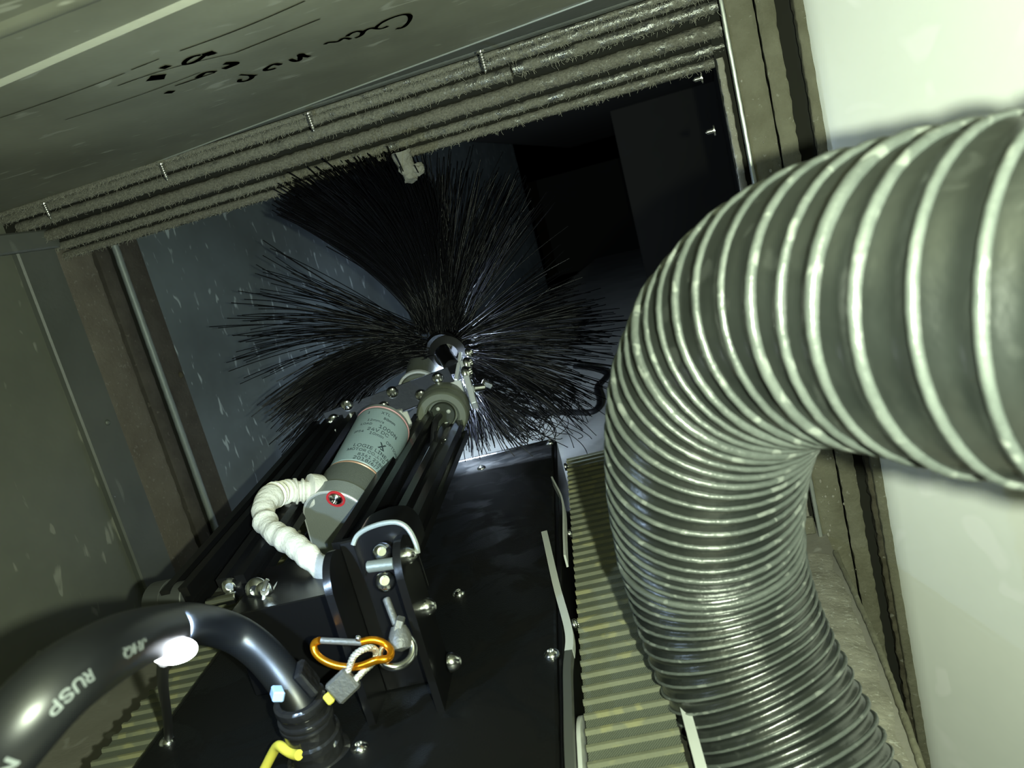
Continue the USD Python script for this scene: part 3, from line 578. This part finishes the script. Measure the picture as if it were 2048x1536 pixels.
for px, py, z in ((815, 1110, .197), (851, 1215, .163), (901, 1325, .127)):
    p = rp(ms_, .076, z); d = ray(px, py); k = ((p - C) @ RR) / (d @ RR); rb.part('bolt', bolt(C + d * min(k, .47) if k > 0 else p, RR, .0056, .006), M['steel'])
rb.part('control_box', rbox(-.040, .03, -.062, .028, ZP, .168, .0008), M['black'], label='black box beside the mast')
# eye bolt and shackle on the mast
ey = rb.part('eye_bolt', cat([cyl(at(772, 1196, .455), at(793, 1250, .448), .0022, 12), cyl(at(790, 1250, .446), at(806, 1254, .446), .0055, 6), lump(lathe([(0, .004), (.003, .0055), (.008, .0072), (.012, .0065), (.014, 0)], at(797, 1252, .446), at(803, 1300, .442) - at(797, 1252, .446), 20), .0004, 200)]), M['ferrule'])
rg = spline([at(772, 1288, .440), at(760, 1305, .437), at(766, 1325, .434), at(788, 1334, .433), at(812, 1326, .436), at(826, 1306, .440), at(824, 1284, .443), at(812, 1272, .444)], 50)
rb.part('shackle', tube(rg, .0024, 12), M['steel'], label='steel ring under the eye bolt')
# left arm foot: pulley, bar, bolts, pin
rb.part('pulley', cat([cyl(at(318, 1210, .565), at(352, 1204, .56), .0165, 32), cyl(at(340, 1206, .556), at(385, 1198, .552), .0135, 32)]), M['pulleygrey'])
rb.part('axle', cyl(at(415, 1206, .55), at(474, 1192, .545), .0035, 14), M['steel'])
for px, py in ((459, 1172), (565, 1272)): rb.part('bolt', bolt(at(px, py, .55), unit(-W_ + .3 * RR), .0058), M['steel'])
wk = rb.part('wing_nut', cat([bolt(at(514, 1178, .54), -W_, .008), bolt(at(528, 1182, .535), unit(-W_ + .5 * RR), .0062)]), M['steel'])
rb.part('wing', beam(at(526, 1182, .53), at(535, 1158, .53), .0022, .003), M['steel'], parent=wk)
rb.part('pin', cyl(at(528, 1190, .53), at(524, 1236, .525), .0012, 10), M['silver'], label='thin pale pin under the wing nut')
rb.part('tie_rod', cyl(at(545, 1181, .54), at(575, 1136, .58), .001, 8), M['silver'])
# work lamp on its bent stem
ln = rb.part('lamp_stem', tube(spline([pl(337, 1478, 2, ZP), at(334, 1430, .46), at(326, 1370, .40), at(328, 1322, .342)], 30), .0026, 12), M['blackmatte'])
hsx, hsy = unit(R_ + .18 * U_), unit(U_ - .18 * R_)
def ell(c, rx, ry, rz):
    m = trimesh.creation.icosphere(3, 1.0); v = np.asarray(m.vertices); m.vertices = c + v[:, :1] * rx * hsx + v[:, 1:2] * ry * hsy + v[:, 2:] * rz * W_; return m
rb.part('lamp_shell', lathe([(0, .0042), (.004, .0045), (.007, .003), (.008, 0)], LAMP_AT + .002 * W_, RH * .35 + RZ * .2 + W_, 24), M['blackmatte'])
rb.part('lamp_lens', ell(LAMP_AT, .0100, .0056, .003), M['lampglow'], label='glowing white work lamp lens')

# ------------------------------------------------------------------ rotary brush
br = Thing('rotary_brush', 'large rotary brush of long black bristles on the front of the robot', 'brush', at(885, 690, .94))
br.part('hub', lathe([(0, 0), (0, .018), (.004, .021), (.050, .021), (.054, .018), (.054, 0)], at(884, 700, .915), HEADF, 32), M['black'])
br.part('shaft', cyl(at(905, 735, .87), at(884, 700, .915), .009, 20), M['black'])
br.part('collar', lump(lathe([(0, .014), (.006, .022), (.01, .022), (.012, .012)], at(893, 712, .905), HEADF, 24), .0004, 200), M['blackmatte'])
def bez(p, n=11):
    p = np.asarray(p, float); t = np.linspace(0, 1, n)[:, None]
    if len(p) == 3: return (1 - t) ** 2 * p[0] + 2 * t * (1 - t) * p[1] + t * t * p[2]
    return (1 - t) ** 3 * p[0] + 3 * t * (1 - t) ** 2 * p[1] + 3 * t * t * (1 - t) * p[2] + t ** 3 * p[3]
def tuft(n, roots, mids, tips, jr=8, jm=14, jt=14, d0=.93, dm=.93, dt=.92, jd=.03, short=.0):
    roots, mids, tips = (np.asarray(a, float) for a in (roots, mids, tips)); out = []
    def pick(a, u): return np.array([np.interp(u, np.linspace(0, 1, len(a)), a[:, k]) for k in range(2)]) if len(a) > 1 else a[0]
    for _ in range(n):
        u = rng.random(); g = rng.normal(0, 1, 2); k = 1 - short * rng.random() ** 2
        r_, m_, t_ = pick(roots, u) + rng.normal(0, jr, 2), pick(mids, u) + g * jm, pick(tips, u) + g * jt * .5 + rng.normal(0, jt, 2)
        dd = rng.normal(0, jd); c = bez([at(*r_, d0 + rng.normal(0, .012)), at(*m_, dm + dd * .5), at(*t_, dt + dd)], 12)
        m = max(4, int(12 * k)); out.append(c[:m])
    return out
BW = .00095
def add(strands, w=BW): 
    for s in strands: s[:, 2] = np.clip(s[:, 2], .004, .50)
    br.curves('bristle_tuft', strands, w, M['bristle'])
add(tuft(1500, [(845, 650), (880, 650)], [(790, 520), (800, 480), (835, 440), (855, 430)], [(505, 385), (575, 352), (660, 325), (745, 298), (800, 305)], jm=18, jt=16, dt=.765, jd=.03, short=.25), .0011)
add(tuft(420, [(860, 660), (905, 650)], [(850, 470), (880, 450)], [(760, 330), (800, 330), (850, 340)], jm=20, jt=20, dt=.88, jd=.04, short=.3))
add(tuft(330, [(870, 650), (925, 655)], [(870, 480), (905, 470), (960, 520), (985, 550)], [(850, 300), (920, 300), (1010, 330), (1060, 350), (1105, 392)], jm=14, jt=26, dt=.95, jd=.06, short=.4))
add(tuft(200, [(915, 670), (935, 690)], [(1010, 590), (1040, 640), (1050, 668)], [(1120, 490), (1190, 590), (1240, 640), (1250, 690)], jm=12, jt=22, dt=.98, jd=.05, short=.35))
add(tuft(170, [(930, 700), (940, 720)], [(1030, 690), (1060, 730), (1050, 760)], [(1260, 700), (1215, 790), (1190, 850), (1120, 850)], jm=16, jt=24, dt=.99, jd=.05, short=.3))
add(tuft(240, [(915, 760), (945, 770)], [(915, 830), (960, 810), (1000, 800)], [(905, 905), (960, 910), (1040, 895), (1110, 880)], jm=16, jt=18, d0=.90, dm=.91, dt=.93, jd=.03, short=.3))
add(tuft(120, [(830, 660), (850, 690)], [(700, 590), (660, 620), (690, 650)], [(500, 500), (470, 590), (430, 690), (470, 740)], jm=16, jt=30, dt=.97, jd=.06, short=.5))
add(tuft(760, [(835, 690), (855, 715)], [(730, 660), (720, 700), (735, 740)], [(510, 850), (560, 850), (640, 835), (690, 820)], jm=16, jt=20, dt=.90, jd=.035, short=.35), .0010)
add(tuft(60, [(835, 690)], [(700, 730)], [(520, 945), (560, 890)], jm=20, jt=18, dt=.88, jd=.03, short=.3))
tg = []
for _ in range(90):
    c0 = np.array([rng.uniform(960, 1060), rng.uniform(760, 850)]); a = rng.uniform(-.6, .6)
    pts = [at(930 + rng.normal(0, 8), 745 + rng.normal(0, 12), .91), at(*c0, .95), at(c0[0] + rng.uniform(60, 160), c0[1] + rng.uniform(-60, 60), .98), at(c0[0] + rng.uniform(20, 140), c0[1] + rng.uniform(20, 80), .97)]
    tg.append(bez(pts, 14))
add(tg)

# ------------------------------------------------------------------ vacuum hose
D = .095
hp = [(2420, 612, .176), (2200, 600, .194), (1990, 603, .217), (1820, 598, .243), (1650, 612, .277), (1510, 680, .322), (1432, 800, .362), (1408, 950, .395), (1420, 1105, .425), (1468, 1270, .432), (1532, 1405, .427), (1595, 1536, .418)]
hc = spline([at(*p) for p in hp] + [at(1642, 1640, .4095)], 900)   # the open end stands on the floor beside the track
L = np.r_[0, np.cumsum(np.linalg.norm(np.diff(hc, axis=0), axis=1))]
PH = np.r_[0, np.cumsum(np.diff(L) / np.interp((L[1:] + L[:-1]) / 2, [0, .14, .26, .36, .45, 1], [.0140, .0126, .0086, .0072, .0082, .0086]))]
ht, ha, hb = pframe(hc); nS = 72; th = np.arange(nS + 1) * 2 * np.pi / nS
ph = PH[:, None] - th[None, :] / (2 * np.pi); fr_ = ph - np.floor(ph)
rad = D / 2 - .0010 + .0008 * np.cos((fr_ - .12) * 2 * np.pi) + .0010 * (meshkit.noise(np.stack(np.broadcast_arrays(np.cos(th)[None, :] * 3 + L[:, None] * 30, np.sin(th)[None, :] * 3, L[:, None] * 40), -1), 5) - .5)
V = hc[:, None] + rad[..., None] * (np.cos(th)[None, :, None] * ha[:, None] + np.sin(th)[None, :, None] * hb[:, None])
ho = Thing('vacuum_hose', 'thick grey ribbed vacuum hose bent downwards in the right foreground', 'hose', hc[700])
ho.part('hose_wall', grid(V), M['hose'], smooth=True)
nt = int(PH[-1] * 40); up_ = np.linspace(0, PH[-1], nt); u = np.interp(up_, PH, L); ang = 2 * np.pi * (up_ - .12)
ci = np.stack([np.interp(u, L, hc[:, k]) for k in range(3)], 1); ai = np.stack([np.interp(u, L, ha[:, k]) for k in range(3)], 1); bi = np.stack([np.interp(u, L, hb[:, k]) for k in range(3)], 1)
hx = ci + (D / 2 + .0002) * (np.cos(ang)[:, None] * ai + np.sin(ang)[:, None] * bi)
br_ = np.interp(u, [0, .2, .4], [.0016, .0012, .00075]) + .0011 * np.maximum(0, meshkit.noise(np.stack([u * 170, u * 0, u * 0], 1), 9) - .62) * 2.2
ho.part('spiral_bead', tube(hx, br_, 7), M['bead'], label='pale raised spiral bead around the hose', smooth=True)

# ------------------------------------------------------------------ thick cable, its gland and small wires
KC = 1.17
cc = spline([at(p[0], p[1], p[2] * KC) for p in ((-210, 1790, .205), (-70, 1590, .186), (15, 1480, .182), (95, 1390, .188), (178, 1326, .206), (258, 1282, .24), (335, 1257, .30), (405, 1249, .365), (478, 1272, .385), (542, 1325, .383), (588, 1388, .378), (612, 1432, .377))], 260)
CR = .0090 * KC
cb = Thing('power_cable', 'thick black rubber cable with pale printed letters arching over the lamp', 'cable', cc[150])
cb.part('sheath', tube(cc, CR, 30), M['cable'], smooth=True)
CL = np.r_[0, np.cumsum(np.linalg.norm(np.diff(cc, axis=0), axis=1))]
def nearest(px, py):
    d = cc - C; q = np.stack([1024 + FPX * (d @ R_) / (d @ W_), 768 - FPX * (d @ U_) / (d @ W_)], 1); return CL[np.argmin(np.linalg.norm(q - [px, py], axis=1))]
def cable_text(text, h, px, py, off, sx=1.0):
    m = meshkit.text_mesh(text, h, .00015, True); v = np.asarray(m.vertices); v = (v - [(v[:, 0].max()) / 2, h / 2, 0]) * [sx, 1, 1]
    u0 = nearest(px, py); u = u0 - v[:, 0]
    c = np.stack([np.interp(u, CL, cc[:, k]) for k in range(3)], 1); t = np.stack([np.interp(u, CL, np.gradient(cc, axis=0)[:, k]) for k in range(3)], 1); t /= np.linalg.norm(t, axis=1, keepdims=True)
    n = C - c; n -= t * np.sum(n * t, 1, keepdims=True); n /= np.linalg.norm(n, axis=1, keepdims=True); b = np.cross(n, -t)
    a = off + v[:, 1] / CR
    m.vertices = c + (CR + .00008 + v[:, 2:]) * (np.cos(a)[:, None] * n + np.sin(a)[:, None] * b)
    return m
cb.part('printing', cable_text('RUSP', .0032, 106, 1391, .36, .85), M['print'], smooth=False)
cb.part('printing', cable_text('JHQ', .0030, 204, 1315, .34, 2.6), M['print'], smooth=False)
cb.part('printing', cable_text('NW', .0036, 5, 1495, .42, 1.1), M['print'], smooth=False)
g0, g1 = at(604, 1412, .437), at(664, 1580, .458); gd = g1 - g0
gl = cb.part('gland', lathe([(-.006, .0105), (-.006, .0128), (-.005, .0142), (-.002, .0146), (.0, .0138), (.001, .0132), (.004, .0132), (.0045, .0148), (.0058, .0150), (.0063, .0138), (.0075, .0138), (.008, .0150), (.0093, .0152), (.0098, .0140), (.018, .0142), (.019, .0158), (.0235, .0160), (.0245, .0146), (.032, .0150), (.034, .0178), (.046, .0188), (.056, .0190), (.056, 0)], g0, gd, 40), M['plastic'], label='wet glossy black cable gland')
cb.part('gland_tab', lump(beam(at(608, 1362, .432), at(622, 1352, .432), .016, .016, ch=.005), .001, 120), M['plastic'], parent=gl)
cb.part('lit_tag', beam(at(553, 1398, .422), at(557, 1377, .422), .0095, .006), M['bluelittag'], parent=gl, label='tag on the gland coloured by blue lamp light')  # tag colour carries the blue light of the work lamp
yw = Thing('yellow_wire', 'short bent yellow wire beside the black cable gland', 'wire', at(548, 1510, .40))
yw.part('insulation', tube(spline([at(470, 1640, .455), at(530, 1536, .448), at(556, 1492, .440), at(566, 1496, .436), at(584, 1507, .432), at(598, 1510, .428)], 40), .0028, 12), M['yellow'])
# carabiner and wire sling
ca = Thing('carabiner', 'small orange carabiner hooked on the steel ring below the mast', 'carabiner', at(700, 1305, .435))
cpath = spline([at(*p) for p in ((640, 1281, .437), (629, 1287, .438), (630, 1303, .437), (652, 1323, .434), (690, 1334, .432), (728, 1330, .430), (756, 1320, .429), (776, 1317, .430), (782, 1303, .434), (770, 1288, .437), (748, 1280, .437), (722, 1284, .436))], 90)
ca.part('body', tube(cpath, np.full(90, .0021), 12), M['gold'])
ca.part('gate', tube(np.linspace(at(724, 1285, .436), at(642, 1281, .437), 12), .0018, 12), M['ferrule'], label='grey gate of the orange carabiner')
ca.part('rivet', dome(at(716, 1277, .433), -W_, .0016), M['steel'])
sl = Thing('wire_sling', 'short steel wire loop with grey ferrule hanging from the orange carabiner', 'sling', at(680, 1380, .43))
sp_ = spline([at(*p) for p in ((690, 1356, .428), (700, 1330, .427), (708, 1312, .425), (724, 1300, .424), (742, 1296, .428), (752, 1306, .434), (748, 1322, .433), (730, 1340, .430), (714, 1356, .428), (702, 1366, .428))], 240)
tt, ta, tb = pframe(sp_); strands = []
for j in range(3):
    w = np.linspace(0, 60, 240) + j * 2 * np.pi / 3; strands.append(tube(sp_ + .0009 * (np.cos(w)[:, None] * ta + np.sin(w)[:, None] * tb), .0010, 7))
sl.part('loop', cat(strands), M['wire'])
sl.part('ferrule', lump(beam(at(666, 1390, .428), at(706, 1352, .428), .0135, .006, W_, .0025), .0003, 300), M['ferrule'])
sl.part('yellow_end', beam(at(652, 1402, .428), at(664, 1392, .428), .006, .004, W_), M['yellow'], label='yellow tip under the ferrule')
# black cord on the duct floor beyond the robot
bc = Thing('black_cord', 'looped black cord lying on the floor right of the brush', 'cord', pl(1150, 825, 2, 0))
def fl(px, py): p = pl(px, py, 2, .005); return p
bc.part('cord', lump(tube(spline([fl(1030, 829), fl(1080, 828), fl(1140, 825), fl(1184, 824), fl(1200, 800), fl(1196, 772), fl(1214, 752), fl(1190, 738), fl(1150, 733)], 120), .0062, 10), .001, 80), M['blackmatte'])
